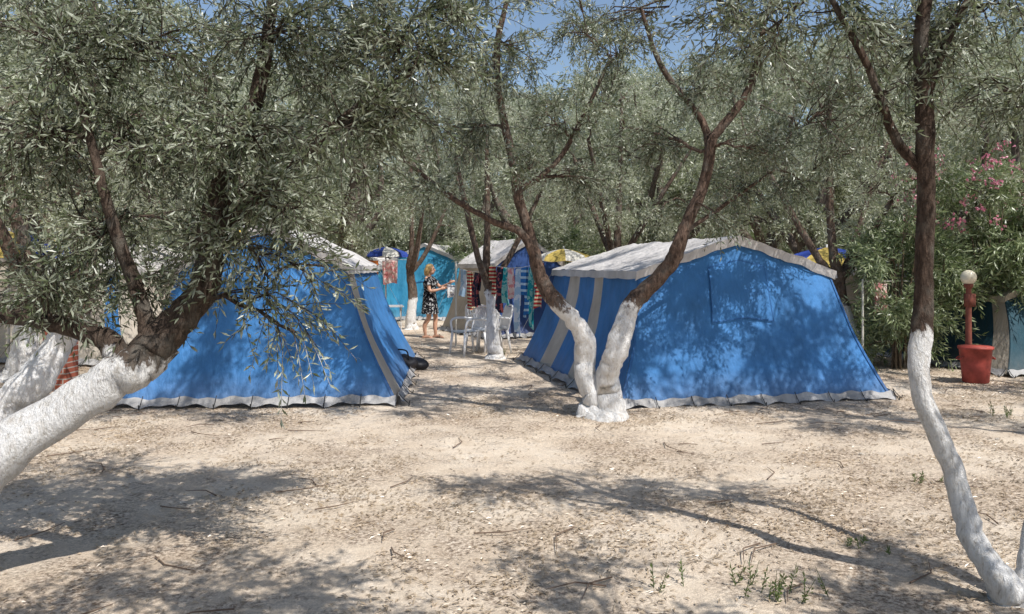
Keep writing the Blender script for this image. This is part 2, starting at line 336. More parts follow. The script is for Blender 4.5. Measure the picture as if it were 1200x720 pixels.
# --- grove behind
variants=[]
for s in range(4):
    rg=np.random.RandomState(100+s); limbs=[[(0,0,-.2,.3),(.05,0,.5,.2),(.1,.1,1.4,.17),(.3,.1,2.4,.12),(.4,.3,3.6,.08),(.3,.2,5,.04)]]
    for k in range(4):
        a=k*1.6+rg.rand(); limbs.append([(.08,.05,1.1+.2*k,.13),(.5*math.cos(a),.5*math.sin(a),2.0+.1*k,.1),(1.4*math.cos(a),1.4*math.sin(a),3.2,.07),(2.1*math.cos(a+.2),2.1*math.sin(a+.2),4.4,.04)])
    lu=[]
    for k in range(32):
        a=rg.uniform(0,6.28); z=rg.uniform(1.7,6.6); q=3.0*math.sin(min(1,(z-1.0)/2.6)*1.57)*(1 if z<5 else .75)*rg.rand()**.45
        lu.append((q*math.cos(a),q*math.sin(a),z,.66,14,6))
    acc=Acc(); sk=[];sr=[]
    for li,lb in enumerate(limbs):
        lb=np.array(lb,float);P=catmull(lb[:,:3],6);rad=catmull(np.c_[lb[:,3],lb[:,3],lb[:,3]],6)[:,0]
        P[1:]+=rg.normal(size=(len(P)-1,3))*rad[1:,None]*.12
        acc.add(*tube(P,rad,12,gn=.1,seed=s+li))
        for k in range(len(P)//3,len(P)): sk.append(P[k]);sr.append(rad[k])
    V,Q=grow(acc,sk,sr,lu,rg,.11,.031,12,.34)
    variants.append((acc.mesh('grove_trunk',bark('grove_bark',1.1,(.14,.11,.09)),True),qmesh('grove_foliage',V,Q,M_olive_haze,False,rnd=rg.rand(len(Q)))))
def gtree(x,y,sc_,rot,vi,parent=None):
    if parent is None:
        e=empty('olive_tree',(x,y,0),rot); e.scale=(sc_,)*3; 
        obj('trunk_and_limbs',variants[vi][0],e); obj('foliage',variants[vi][1],e)
    else:
        for nm,m in zip(('trunks','crowns'),variants[vi]):
            o=obj(nm,m,parent,(x,y,0)); o.scale=(sc_,)*3; o.rotation_euler=(0,0,rot)
rg=np.random.RandomState(5)
pos=[(-9.5,14,.95),(-6.3,16.5,1.0),(-10.5,20,1.1),(-4.6,21.5,1.1),(.9,25,1.02),(3.6,19.5,.96),(6.5,18,1.03),(9.2,14.6,.9),(10.8,19.5,1.1),(13.5,17,1.0),(7.4,23.5,1.15),(-1.2,28.5,1.15),(-7.5,26.5,1.25),(12.5,25,1.3),(4.3,29,1.15),(-13.5,25,1.2),(17,24,1.3)]
for i,(x,y,s) in enumerate(pos): gtree(x,y,s,rg.uniform(0,6.28),i%4)
dt=empty('distant_trees')
for row,y0 in enumerate((34,41,50)):
    n=11
    for i in range(n):
        gtree((i-(n-1)/2)*y0*.155+rg.uniform(-1.5,1.5),y0+rg.uniform(-2,2),rg.uniform(1.2,1.5)*(1+.12*row),rg.uniform(0,6.28),rg.randint(4),dt)
for i,(x,y) in enumerate([(-10,6),(-13,11),(11.5,7),(13,11),(-6,-4),(-1,-8),(8,-5)]): gtree(x,y,.95,i*1.3,i%4)
n=12000; S=np.stack([rg.uniform(-34,36,n),rg.uniform(30.5,33,n),np.zeros(n)],1); S[:,2]=rg.rand(n)*(2.6+2.2*vnoise(S[:,0]*.5,S[:,0]*0+3,4))
V,Q=leaves(S,nrm(rg.normal(size=(n,3))+[0,0,.4]),np.full(n,.5),12,.2,.06,rg)
obj('undergrowth',qmesh('undergrowth',V,Q,M_olean,False,rnd=rg.rand(len(Q))))
# --- oleander
def shrub(name,x,y,hmin,hmax,spread,n,seed,L,W,mat,flowers=False,dens=9,nl=14):
    rg=np.random.RandomState(seed); acc=Acc(); sk=[];sr=[]
    for k in range(9):
        a=rg.uniform(0,6.28); q=spread*rg.rand(); P=catmull([(0.1*math.cos(a),.1*math.sin(a),-.05),(q*.5*math.cos(a),q*.5*math.sin(a),hmax*.4),(q*math.cos(a),q*math.sin(a),hmax*.8)],5)
        acc.add(*tube(P,np.linspace(.025,.01,len(P)),6)); 
        for p in P[2:]: sk.append(p);sr.append(.02)
    lu=[]
    for k in range(n):
        a=rg.uniform(0,6.28);q=spread*rg.rand()**.5;lu.append((q*math.cos(a),q*math.sin(a),rg.uniform(hmin,hmax),.4,dens,5))
    V,Q=grow(acc,sk,sr,lu,rg,L,W,nl,.3)
    e=empty(name,(x,y,0)); obj('stems',acc.mesh('shrub_stems',bark('shrub_bark',-5,(.16,.12,.08)),True),e)
    obj('foliage',qmesh('shrub_foliage',V,Q,mat,False,rnd=rg.rand(len(Q))),e)
    if flowers:
        S=[];D=[]
        for k in range(95):
            a=rg.uniform(0,6.28);q=spread*1.2*rg.rand()**.3;c=np.array([q*math.cos(a),q*math.sin(a),rg.uniform(hmax*.68,hmax*1.08)])
            for j in range(9): S.append(c+rg.normal(size=3)*.05); D.append(rg.normal(size=3))
        S=np.array(S);V,Q=leaves(S,nrm(D),np.full(len(S),.01),5,.04,.03,rg)
        obj('flowers',qmesh('oleander_flowers',V,Q,M_pink,False,rnd=rg.rand(len(Q))),e)
shrub('oleander_bush',7.6,12.9,.9,3.2,1.2,32,61,.13,.026,M_olean,True)
shrub('oleander_bush',6.0,12.6,.3,2.3,.7,20,62,.12,.024,M_olean)
shrub('oleander_bush',10.5,14.5,.4,3.0,1.2,26,63,.13,.026,M_olean,True)
shrub('oleander_bush',2.6,22.5,.4,2.8,1.4,26,64,.14,.03,M_olean)
shrub('oleander_bush',-.6,24.5,.4,2.9,1.3,24,65,.14,.03,M_olean)
# --- weeds
def weed(x,y,h,n,seed):
    rg=np.random.RandomState(seed); S=[];D=[];acc=Acc()
    for k in range(n):
        a=rg.uniform(0,6.28); d=nrm(np.array([.6*math.cos(a)*rg.rand(),.6*math.sin(a)*rg.rand(),1.])); s=np.array([rg.normal()*.07,rg.normal()*.07,0.])
        S.append(s);D.append(d); acc.add(*tube([s,s+d*h*.5,s+d*h],[.003,.002,.001],3))
    V,Q=leaves(np.array(S),np.array(D),h*(.6+.5*rg.rand(n)),14,.028,.010,rg)
    e=empty('weed_plant',(x,y,gheight(np.array(x),np.array(y)))); obj('stems',acc.mesh('weed_stems',M_weed),e)
    obj('leaves',qmesh('weed_leaves',V,Q,M_weed,False,rnd=rg.rand(len(Q))),e)
for i,(x,y,h,n) in enumerate([(1.2,3.98,.13,9),(1.32,3.92,.15,7),(.72,3.95,.14,3),(6.0,9.2,.35,26),(6.4,9.5,.4,24),(6.7,9.0,.3,18),(5.2,8.6,.14,8),(2.0,4.6,.06,4),(3.9,7.4,.09,5),(-.2,14.6,.2,10),(3.1,6.1,.06,4)]): weed(x,y,h,n,200+i)
# ---------------------------------------------------------------- ground
xs=np.concatenate([-np.geomspace(400,10.5,24),np.arange(-10,10.01,.08),np.geomspace(10.5,400,24)])
ys=np.concatenate([-np.geomspace(300,.5,18),np.arange(.2,3.2,.3),np.arange(3.3,16,.06),np.geomspace(16.4,600,34)])
X,Y=np.meshgrid(xs,ys); Z=gheight(X,Y)*np.clip((60-np.hypot(X,Y))/40,0,1)
nx,ny=len(xs),len(ys); I=np.arange(nx*ny).reshape(ny,nx)
Q=np.stack([I[:-1,:-1],I[:-1,1:],I[1:,1:],I[1:,:-1]],-1).reshape(-1,4)
g=NT('dry_earth'); co=g.coord()
n1=g.noise(co,.8,5,.65); n2=g.noise(co,4,6,.7); n3=g.noise(co,38,6,.75); n4=g.noise(co,120,3,.7)
base=g.ramp(n2,[(.3,(.63,.51,.39)),(.5,(.83,.71,.57)),(.7,(.94,.85,.73))])
lit=g.ramp(n3,[(.38,(.08,.05,.03)),(.5,(.32,.22,.15)),(.62,(.64,.51,.38))])
f=g.math('MULTIPLY',g.ramp(g.math('ADD',n1,g.math('MULTIPLY',g.math('SUBTRACT',n2,.5),.8)),[(.38,.1),(.62,.85)]),g.ramp(n3,[(.44,1.),(.62,.35)]))
c=g.mix(f,base,lit); c=g.mix(1.,c,g.ramp(n4,[(.3,.72),(.55,1.08)]),'MULTIPLY')
g.bump(g.math('ADD',n3,g.math('MULTIPLY',n4,.5)),.7,.03); g.fin(c,.95,.1)
obj('ground',qmesh('ground',np.stack([X,Y,Z],-1).reshape(-1,3),Q,g.m,True))
N=260000
x=R.uniform(-7,8,N); y=3.2+12.5*R.rand(N)**1.3
dens=vnoise(x*.8,y*.8,9)*.5+vnoise(x*3,y*3,10)*.5
k=R.rand(N)<np.clip((dens-.4)*2.4,.06,1); x=x[k];y=y[k]; N=len(x)
z=gheight(x,y)+.006
a=R.uniform(0,6.28,N); dx=np.stack([np.cos(a),np.sin(a),R.normal(size=N)*.22],1); wv=np.stack([-np.sin(a),np.cos(a),R.normal(size=N)*.4],1)
Lf=np.where(R.rand(N)<.2,R.uniform(.05,.12,N),R.uniform(.02,.05,N)); Wf=np.where(Lf>.05,.004,.010)
P=np.stack([x,y,z],1); V=np.stack([P-dx*Lf[:,None]/2,P+wv*Wf[:,None]/2+[0,0,.004],P+dx*Lf[:,None]/2,P-wv*Wf[:,None]/2+[0,0,.004]],1).reshape(-1,3)
obj('leaf_litter',qmesh('leaf_litter',V,np.arange(len(V)).reshape(-1,4),M_litter,False,rnd=R.rand(N)))
acc=Acc()
for i in range(160):
    x,y=R.uniform(-6,7),R.uniform(3.4,12); s=R.uniform(.006,.02); v,q=ell((x,y,float(gheight(np.array(x),np.array(y)))+s*.3),(s*R.uniform(.8,1.5),s,s*.6),7,5)
    acc.add(v+R.normal(size=v.shape)*s*.1,q)
obj('pebbles',acc.mesh('pebbles',plain('stone',(.45,.4,.34),.9)))
acc=Acc()
for i in range(110):
    x,y=R.uniform(-5,6),R.uniform(3.5,11); a=R.uniform(0,6.28); l=R.uniform(.1,.45); h=float(gheight(np.array(x),np.array(y)))+.012
    P=[(x,y,h),(x+l*.5*math.cos(a),y+l*.5*math.sin(a),h+.012),(x+l*math.cos(a+.3),y+l*math.sin(a+.3),h+.005)]; acc.add(*tube(P,[.005,.004,.002],5))
obj('fallen_twigs',acc.mesh('fallen_twigs',plain('twig',(.16,.11,.08),.9)))
# ---------------------------------------------------------------- tents
def patch(fn,nu,nv,u0=0,u1=1,v0=0,v1=1):
    u,v=np.meshgrid(np.linspace(u0,u1,nu),np.linspace(v0,v1,nv)); V=fn(u,v).reshape(-1,3)
    I=np.arange(nu*nv).reshape(nv,nu); return V,np.stack([I[:-1,:-1],I[:-1,1:],I[1:,1:],I[1:,:-1]],-1).reshape(-1,4),u,v
def tent(name,loc,rot,W=3.4,L=4.6,eave=1.5,peak=1.92,tw=2.5,rs=.6,mats=(None,),stripes=(),seed=0,door=False,detail=True):
    e=empty(name,loc,rot); ml=[mats[0],mats[1],mats[2],mats[3],M_hem,M_rub,M_navy]
    acc=Acc()
    def wob(x,z,a=.02): return (vnoise(x*2.3+seed,z*2.3+9,seed)-.5)*a*2+(vnoise(x*7+seed,z*5,seed+1)-.5)*a
    def topz(u): return eave+(peak-eave)*(1-np.abs(u))**.92
    def end(u,v,off=0,y0=0,s=1):
        z=v*topz(u)+.05*(1-v); x=u*((W/2)*(1-v)+(tw/2)*v -.07*np.sin(np.pi*v))
        y=rs*v+.05*np.sin(np.pi*v)*(1-u*u)+wob(x,z)*np.sin(np.pi*np.clip(v,0,1))-off
        y=y+.012*np.sin(u*34+v*3)*(1-v)**3*np.clip(v*8,0,1)
        return np.stack([x,(y0+s*y)*np.ones_like(x),z],-1)
    def sidew(sg,off=0):
        def f(u,v):
            y=(L*u)*(1-v)+(rs+(L-2*rs)*u)*v; z=v*eave+.05*(1-v)
            x=(W/2)*(1-v)+(tw/2)*v-.07*np.sin(np.pi*v)-.03*np.sin(np.pi*v)*np.sin(np.pi*u)+wob(y+5,z)*np.sin(np.pi*v)*np.sin(np.pi*u)+off
            return np.stack([sg*x,y,z],-1)
        return f
    V,Q,u,v=patch(end,81,41,-1,1,0,1); acc.add(V,Q,0)
    far=lambda u,v: end(u,v,0,L,-1)
    V,Q,u,v=patch(far,31,25,-1,1)
    if door:
        uc=V[Q].mean(1); Q=Q[~((np.abs(uc[:,0])<.62)&(uc[:,2]<1.5))]
    acc.add(V,Q,0)
    for sg in (-1,1):
        V,Q,u,v=patch(sidew(sg),81,21); uu=(u[:-1,:-1]+u[1:,1:]).ravel()/2; mi=np.zeros(len(Q),int)
        for a,b in stripes: mi[(uu>a)&(uu<b)]=2
        acc.V.append(V);acc.Q.append(Q+acc.n);acc.M.append(mi);acc.n+=len(V)
    for sg in (-1,1):
        def rf(u,v):
            x=(tw/2+.05)*u; z=eave-.02+(peak-eave+.035)*(1-u)**.92+.02; y=rs-.10+(L-2*rs+.2)*v
            z=z-.045*np.sin(np.pi*u)*np.abs(np.sin(np.pi*v*2))+wob(x*2,y*2,.014)
            return np.stack([sg*x,y,z],-1)
        V,Q,u,v=patch(rf,15,61); acc.add(V,Q,3)
        for y0,s in ((rs-.10,1),(L-rs+.10,-1)):
            def val(u,v):
                x=(tw/2+.05)*u; z=eave+(peak-eave+.035)*(1-u)**.92-.1*v-.012*np.abs(np.sin(u*9+seed))*v+wob(x*2,y0*2+0*x,.014)
                return np.stack([sg*x,(y0+s*.035*v+.006*np.sin(u*23+v))*np.ones_like(x),z],-1)
            V,Q,u,v=patch(val,41,4); acc.add(V,Q,3)
        def ev(u,v):
            y=rs-.10+(L-2*rs+.2)*u; z=eave+.0-.09*v-.012*np.abs(np.sin(u*20))*v+0*u
            return np.stack([sg*((tw/2+.05)+.01*v+.006*np.sin(u*60)*v),y,z],-1)
        V,Q,u,v=patch(ev,81,3); acc.add(V,Q,3)
    for u0,w in ((-.997,.02),(.977,.02)):
        V,Q,u,v=patch(lambda u,v:end(u,v,.012),3,30,u0,u0+w,0.02,.965); acc.add(V,Q,1)
    if detail:
        V,Q,u,v=patch(lambda u,v:end(u,v,.02),22,16,-.30,.26,.5,.86); acc.add(V,Q,0)
        for (a,b,c,d) in ((-.305,-.299,.49,.87),(.257,.263,.49,.87),(-.305,.263,.494,.501),(-.305,.263,.862,.868)):
            V,Q,u,v=patch(lambda u,v:end(u,v,.024),18,8,a,b,c,d); acc.add(V,Q,1)
    def skirt(p0,p1,outv,n):
        p0=np.array(p0);p1=np.array(p1);o=np.array(outv); N=n*8
        def f(u,v):
            sc_=np.abs(np.sin(np.pi*u*n)); P=p0+(p1-p0)*u[...,None]+o*((.01+.10*v)*(1-.45*sc_))[...,None]
            P=P.copy(); P[...,2]=.095*(1-v)**1.2+.012+ .025*sc_*v+.012*np.sin(u*77+v*9)+.01*np.sin(u*31); return P
        V,Q,u,v=patch(f,N+1,6); acc.add(V,Q,4)
        for k in range(n+1):
            p=p0+(p1-p0)*k/n
            acc.add(*tube([p+o*.02+[0,0,.13],p+o*.07+[0,0,.07],p+o*.14+[0,0,.01]],.005,5),5)
            acc.add(*tube([p+o*.15+[0,0,.05],p+o*.13+[0,0,-.05]],.006,5),5)
    h=W/2
    skirt((-h,0,0),(h,0,0),(0,-1,0),8); skirt((h,0,0),(h,L,0),(1,0,0),6); skirt((-h,0,0),(-h,L,0),(-1,0,0),6); skirt((-h,L,0),(h,L,0),(0,1,0),8)
    obj('canvas',acc.mesh('tent_canvas',ml,True),e)
    fr=Acc()
    for sx in (-1,1):
        for yy in (rs,L/2,L-rs): fr.add(*tube([(sx*(tw/2-.06),yy,0),(sx*(tw/2-.06),yy,eave-.04),(0,yy,peak-.06)],.012,6))
        yy=L-rs+.08
        fr.add(*tube([(sx*(tw/2+.04),yy,eave-.02),(sx*(h+.25),yy+.55,.0)],.0025,4),1)
        fr.add(*tube([(sx*(h+.23),yy+.52,.1),(sx*(h+.28),yy+.58,-.05)],.007,5),0)
    obj('poles_and_guy_ropes',fr.mesh('tent_frame',[M_steel,M_rope]),e)
    return e
MB=(M_blue,M_blue2,M_beige,M_roof)
tent('camping_tent',(2.87,9.38,0),math.radians(12),3.45,4.9,1.54,1.93,2.55,.6,MB,((.34,.44),(.62,.76)),1)
tent('camping_tent',(-2.95,9.25,0),math.radians(4),3.25,4.6,1.6,2.08,1.95,.55,MB,((0.0,.16),),2,detail=False)
tent('camping_tent',(.55,18.2,0),math.radians(26),2.4,2.8,1.65,2.2,1.7,.4,(M_navy,M_blue2,M_tan,M_roof),((.0,1),),3,detail=False)
tent('camping_tent',(-2.75,24.0,0),math.radians(-12),3.0,4,1.75,2.25,2.3,.5,(M_turq,M_blue2,M_roof,M_roof),((.0,.1),),4)
tent('camping_tent',(-5.1,22.0,0),math.radians(-8),3.0,4,1.6,2.1,2.3,.5,(M_turq,M_blue2,M_roof,M_roof),((.0,.1),),5)
tent('camping_tent',(8.7,14.2,0),math.radians(25),2.8,4,1.5,1.9,2.0,.5,(M_tan,M_beige,M_blue,M_roof),((.0,.1),),6)
tent('camping_tent',(8.5,11.9,0),math.radians(12),2.9,3.6,1.15,1.5,1.9,.6,(M_teal,M_teal,M_tan,M_tan),((.0,.1),),7)
tent('camping_tent',(-8.0,13.2,0),math.radians(-10),3.2,4.2,1.55,2.0,2.4,.5,(M_beige,M_tan,M_blue,M_roof),((.0,.1),),8)
# ---------------------------------------------------------------- parasols and tarps
def parasol(loc,r,h,m1,m2):
    e=empty('beach_parasol',loc); acc=Acc(); n=8
    for i in range(n):
        a0=2*np.pi*i/n; a1=2*np.pi*(i+1)/n
        def f(u,v):
            a=a0+(a1-a0)*u; q=r*v*(1-.05*np.sin(np.pi*u)); z=h-.28*r*v**1.6-.03*np.sin(np.pi*u)*v-np.where(v>.97,.08,0)
            return np.stack([q*np.cos(a),q*np.sin(a),z],-1)
        V,Q,_,_=patch(f,7,12); acc.add(V,Q,i%2)
        acc.add(*tube([(0,0,h-.35*r),(r*.55*math.cos(a0),r*.55*math.sin(a0),h-.16*r)],.005,4),2)
    acc.add(*tube([(0,0,-.1),(0,0,h+.06)],.02,8,True),2)
    obj('canopy_and_pole',acc.mesh('parasol',[m1,m2,M_steel],True),e)
M_yel=fabric('yellow_cloth',(.6,.45,.12)); M_bl=fabric('royal_blue_cloth',(.03,.07,.35)); M_wht=fabric('white_cloth',(.7,.68,.62)); M_org=fabric('orange_cloth',(.7,.2,.04))
parasol((1.15,18.0,0),.65,1.98,M_wht,M_yel); parasol((-7.2,11.6,0),1.0,2.1,M_yel,M_bl); parasol((5.9,15.2,0),1.0,1.95,M_bl,M_yel); parasol((-4.9,14.8,0),.6,2.3,M_yel,M_wht); parasol((-3.3,21.2,0),.6,2.1,M_wht,M_bl)
# ---------------------------------------------------------------- clothesline with washing
e=empty('clothesline'); acc=Acc()
A=np.array([-.38,13.95,1.62]);B=np.array([.5,12.75,1.66])
P=np.array([A+(B-A)*t+np.array([0,0,-.07*math.sin(np.pi*t)]) for t in np.linspace(0,1,12)]); acc.add(*tube(P,.005,5))
A2=np.array([-.5,14.0,1.5]);B2=np.array([-1.1,15.9,1.6]); acc.add(*tube([A2,(A2+B2)/2-[0,0,.05],B2],.005,5)); acc.add(*tube([(-1.1,15.9,-.1),(-1.1,15.9,1.7)],.02,6))
obj('rope',acc.mesh('line',M_rope),e)
def washing(name,pa,pb,ln,mat,seed,fold=.035):
    rg=np.random.RandomState(seed); pa=np.array(pa,float);pb=np.array(pb,float); d=pb-pa; n=nrm(np.array([-d[1],d[0],0.])); ph=rg.uniform(0,6,4); w=np.linalg.norm(d)
    def f(u,v):
        t=u; z=-ln*np.abs(v)*(1-.04*np.sin(t*5+ph[0])); am=fold*(.15+np.abs(v))
        o=np.sign(v)*.012+am*(np.sin(t*w*34+ph[1]+v)+.5*np.sin(t*w*61+ph[2]))+.02*np.sin(v*4+ph[3])
        sh=1-.12*np.abs(v)
        P=pa+(pb-pa)*(.5+(t-.5)*sh)[...,None]+n*o[...,None]; P[...,2]+=z; return P
    V,Q,_,_=patch(f,30,34,0,1,-.55,1.0); return obj(name,qmesh(name,V,Q,mat,True))
mats=[pattern('towel_red_green',(.45,.04,.04),(.05,.22,.12),5,.5,'stripe',(.7,.6,.4)),pattern('towel_blue',(.04,.18,.45),(.5,.65,.75),3,.7,'stripe'),pattern('cloth_teal',(.02,.3,.33),(.3,.55,.5),14,.5),
      pattern('cloth_pink',(.7,.3,.3),(.75,.6,.55),12,.5),pattern('cloth_lightblue',(.4,.55,.68),(.7,.74,.78),8,.5),pattern('cloth_dark',(.03,.03,.05),(.4,.1,.1),10,.55)]
names=['striped_towel','beach_towel','hanging_dress','hanging_shirt','hanging_sheet','hanging_skirt','beach_towel','hanging_shirt']
ts=[0.02,.13,.26,.36,.50,.62,.74,.87]; lens=[.5,.75,.62,.5,1.1,.8,1.0,.7]; mi=[0,5,2,3,4,1,2,0]
for i in range(8):
    t0=ts[i];t1=t0+.105; f=lambda t:A+(B-A)*t+np.array([0,0,-.07*math.sin(np.pi*t)]); washing(names[i],f(t0),f(t1),lens[i],mats[mi[i]],70+i)
for i,(t0,t1,l,m) in enumerate(((.1,.28,.6,5),(.35,.5,.7,0),(.6,.8,.5,4))):
    washing('beach_towel',A2+(B2-A2)*t0-[0,0,.03],A2+(B2-A2)*t1-[0,0,.03],l,mats[m],90+i)
washing('orange_towel',(-3.75,20.6,1.75),(-3.4,20.6,1.75),.5,M_org,99); washing('beach_towel',(-3.3,20.6,1.75),(-2.9,20.6,1.75),.6,mats[3],98)
acc=Acc(); acc.add(*tube([(-4.3,20.6,1.78),(-2.6,20.5,1.76)],.005,4)); acc.add(*tube([(-4.3,20.6,-.1),(-4.3,20.6,1.8)],.02,6)); obj('washing_line',acc.mesh('washing_line',M_rope))
washing('hanging_towel',(5.5,12.3,1.35),(5.75,12.4,1.35),.45,mats[3],97); acc=Acc(); acc.add(*tube([(5.3,12.25,1.37),(6.3,12.5,1.37)],.005,4)); 
for px,py in ((5.3,12.25),(6.3,12.5)): acc.add(*tube([(px,py,-.1),(px,py,1.4)],.015,6))
obj('washing_line',acc.mesh('washing_line',M_rope))
# ---------------------------------------------------------------- plastic chairs
def chair(loc,rot):
    e=empty('plastic_chair',loc,rot); a=Acc()
    def seat(u,v): x=(u-.5)*.46; y=(v-.5)*.44; return np.stack([x,y,.44-.02*np.sin(np.pi*u)+.01*v],-1)
    V,Q,_,_=patch(seat,12,12); a.add(V,Q); a.add(V-[0,0,.012],Q[:,::-1])
    for sx in (-1,1):
        a.add(*tube([(sx*.21,-.2,.43),(sx*.25,-.24,0)],[.026,.018],8,True)); a.add(*tube([(sx*.21,.2,.43),(sx*.24,.27,0)],[.026,.018],8,True))
        a.add(*tube(catmull([(sx*.22,-.2,.42),(sx*.27,-.2,.6),(sx*.27,-.1,.66),(sx*.26,.1,.66),(sx*.22,.24,.64)]),.02,8,True))
        a.add(*tube(catmull([(sx*.21,.21,.42),(sx*.22,.27,.66),(sx*.17,.32,.85),(0,.33,.88)]),.02,8,True))
    for k in range(-3,4): a.add(*box((k*.055,.27,.64),(.034,.012,.42),(-.22,'X')))
    a.add(*box((0,.23,.47),(.42,.02,.05)))
    obj('chair_shell',a.mesh('plastic_chair',M_plastic,True),e)
chair((-.78,14.5,0),math.radians(-55)); chair((-.35,14.9,0),math.radians(-70)); chair((-.55,15.6,0),math.radians(150))
# ---------------------------------------------------------------- globe lamp, red bin
e=empty('garden_lamp',(6.42,11.4,0),.2); a=Acc()
v,q=ell((0,0,1.44),(.105,.105,.105),20,14); a.add(v,q,0)
a.add(*tube([(0,0,.0),(0,0,1.0),(0,0,1.3)],[.045,.04,.035],12),1); a.add(*tube([(0,0,1.28),(0,0,1.31),(0,0,1.35)],[.035,.06,.065],12),1)
a.add(*box((.02,0,1.12),(.12,.09,.18)),1)
obj('post_and_globe',a.mesh('lamp',[M_globe,M_rust],True),e)
e=empty('red_bin',(6.36,11.12,0)); a=Acc()
a.add(*tube([(0,0,0),(0,0,.02),(0,0,.25),(0,0,.46),(0,0,.465),(0,0,.5),(0,0,.505),(0,0,.47),(0,0,.06)],[.15,.165,.185,.205,.222,.222,.2,.195,.15],28,True))
for s in (-1,1): a.add(*tube(catmull([(s*.2,-.05,.36),(s*.245,-.04,.33),(s*.245,.04,.33),(s*.2,.05,.36)]),.01,6))
obj('bin_body',a.mesh('red_bin',M_red,True),e)
br=NT('brick'); bt=br.n('ShaderNodeTexBrick'); bt.inputs['Scale'].default_value=1; bt.inputs['Color1'].default_value=(.4,.12,.07,1); bt.inputs['Color2'].default_value=(.3,.09,.06,1); bt.inputs['Mortar'].default_value=(.4,.36,.32,1)
bt.inputs['Brick Width'].default_value=.22; bt.inputs['Row Height'].default_value=.07; bt.inputs['Mortar Size'].default_value=.008
mp=br.n('ShaderNodeMapping'); mp.inputs['Rotation'].default_value=(math.pi/2,0,0); br.l(br.coord(),mp.inputs[0]); br.l(mp.outputs[0],bt.inputs[0]); br.fin(bt.outputs[0],.9,.2)
a=Acc(); a.add(*box((0,0,.4),(.3,.3,.85))); a.add(*box((0,0,.85),(.36,.36,.06)))
o=obj('brick_pillar',a.mesh('brick_pillar',br.m)); o.location=(-5.9,10.6,0)
a=Acc(); v,q=ell((0,0,.13),(.26,.16,.14),20,12); v=v+np.sin(v[:,[1,2,0]]*31)*.014; a.add(v,q); v,q=ell((.2,.25,.09),(.2,.14,.1),16,10); a.add(v+np.sin(v[:,[2,0,1]]*27)*.014,q)
a.add(*tube(catmull([(-.14,-.1,.2),(-.1,-.12,.34),(.1,-.12,.34),(.14,-.1,.2)]),.012,6))
o=obj('black_bag',a.mesh('black_bag',M_dark,True)); o.location=(-1.68,12.2,0)
e=empty('camping_table',(-2.9,18.2,0),.2); a=Acc(); a.add(*box((0,0,.7),(.9,.6,.025)))
for sx in(-1,1):
    a.add(*tube([(sx*.4,-.26,0),(sx*.4,.26,.69)],.012,6)); a.add(*tube([(sx*.4,.26,0),(sx*.4,-.26,.69)],.012,6))
obj('top_and_legs',a.mesh('table',plain('table_white',(.5,.5,.5),.4)),e)
# ---------------------------------------------------------------- woman
e=empty('woman',(-1.83,17.9,0),math.radians(-12)); b=Acc()
def cap(P,r,k=12,m=5): 
    P=np.array(P,float); r=np.array(r,float); PP=catmull(P,m); rr=catmull(np.c_[r,r,r],m)[:,0]; b.add(*tube(PP,rr,k,True)); 
    for p,q in ((P[0],r[0]),(P[-1],r[-1])): b.add(*ell(p,(q*.98,)*3,12,8))
for s,fx,kx in ((-1,-.06,.0),(1,.12,.1)):
    cap([(0,s*.09,.88),(.02+kx*.6,s*.095,.68),(.02+kx,s*.09,.46),(fx-.01,s*.09,.3),(fx,s*.09,.09)],[.088,.075,.052,.05,.032])
    cap([(fx-.04,s*.09,.04),(fx+.05,s*.095,.05),(fx+.13,s*.1,.03),(fx+.17,s*.1,.025)],[.034,.034,.032,.02])
cap([(0,0,.86),(0,0,.98),(.0,0,1.1),(.01,0,1.24),(0,0,1.32),(.0,0,1.38),(.02,0,1.45)],[.12,.13,.105,.12,.085,.05,.045],16)
b.add(*ell((0,0,.92),(.12,.17,.13))); b.add(*ell((0,0,1.24),(.11,.155,.13))); b.add(*ell((.07,.065,1.21),(.07,.065,.065))); b.add(*ell((.07,-.065,1.21),(.07,.065,.065)))
arms={-1:[(0,-.165,1.325),(.05,-.2,1.2),(.09,-.215,1.07),(.2,-.19,1.07),(.31,-.15,1.1)],1:[(.0,.165,1.325),(.1,.19,1.22),(.2,.19,1.14),(.32,.15,1.17),(.43,.1,1.22)]}
for s,P in arms.items():
    cap(P,[.05,.043,.036,.031,.022]); w=np.array(P[-1]); d=nrm(w-np.array(P[-2])); sd=nrm(np.cross(d,[0,0,1])); up=np.cross(sd,d)
    cap([w,w+d*.04,w+d*.08],[.022,.028,.026],10,3)
    for k,(o,l) in enumerate(((-.024,.062),(-.008,.074),(.008,.07),(.024,.055))):
        p=w+d*.08+up*o; cap([p-d*.02,p+d*l*.4,p+d*l*.75-sd*s*.012,p+d*l*.9-sd*s*.03],[.009,.008,.0075,.007],8,3)
    p=w+d*.03+up*.024; cap([p,p+d*.025+up*.022,p+d*.052+up*.026],[.011,.009,.008],8,3)
hc=np.array([.03,0,1.52])
b.add(*ell(hc+[0,0,.02],(.095,.075,.1))); b.add(*ell(hc+[.025,0,-.045],(.07,.055,.065))); cap([hc+[.088,0,.02],hc+[.112,0,-.015],hc+[.095,0,-.022]],[.008,.013,.01],8,3)
for s in(-1,1): b.add(*ell(hc+[-.005,s*.076,-.005],(.018,.009,.03),10,8))
me=b.mesh('woman_body',M_skin,True); o=obj('body',me,e)
md=o.modifiers.new('union','REMESH'); md.mode='VOXEL'; md.voxel_size=.007; md.use_smooth_shade=True
md=o.modifiers.new('smooth','SMOOTH'); md.factor=.5; md.iterations=3
a=Acc()
for s in(-1,1):
    a.add(*ell(hc+[.086,s*.03,.012],(.009,.013,.007),10,6),0); a.add(*tube([hc+[.09,s*.015,.032],hc+[.084,s*.045,.032]],.004,5),1)
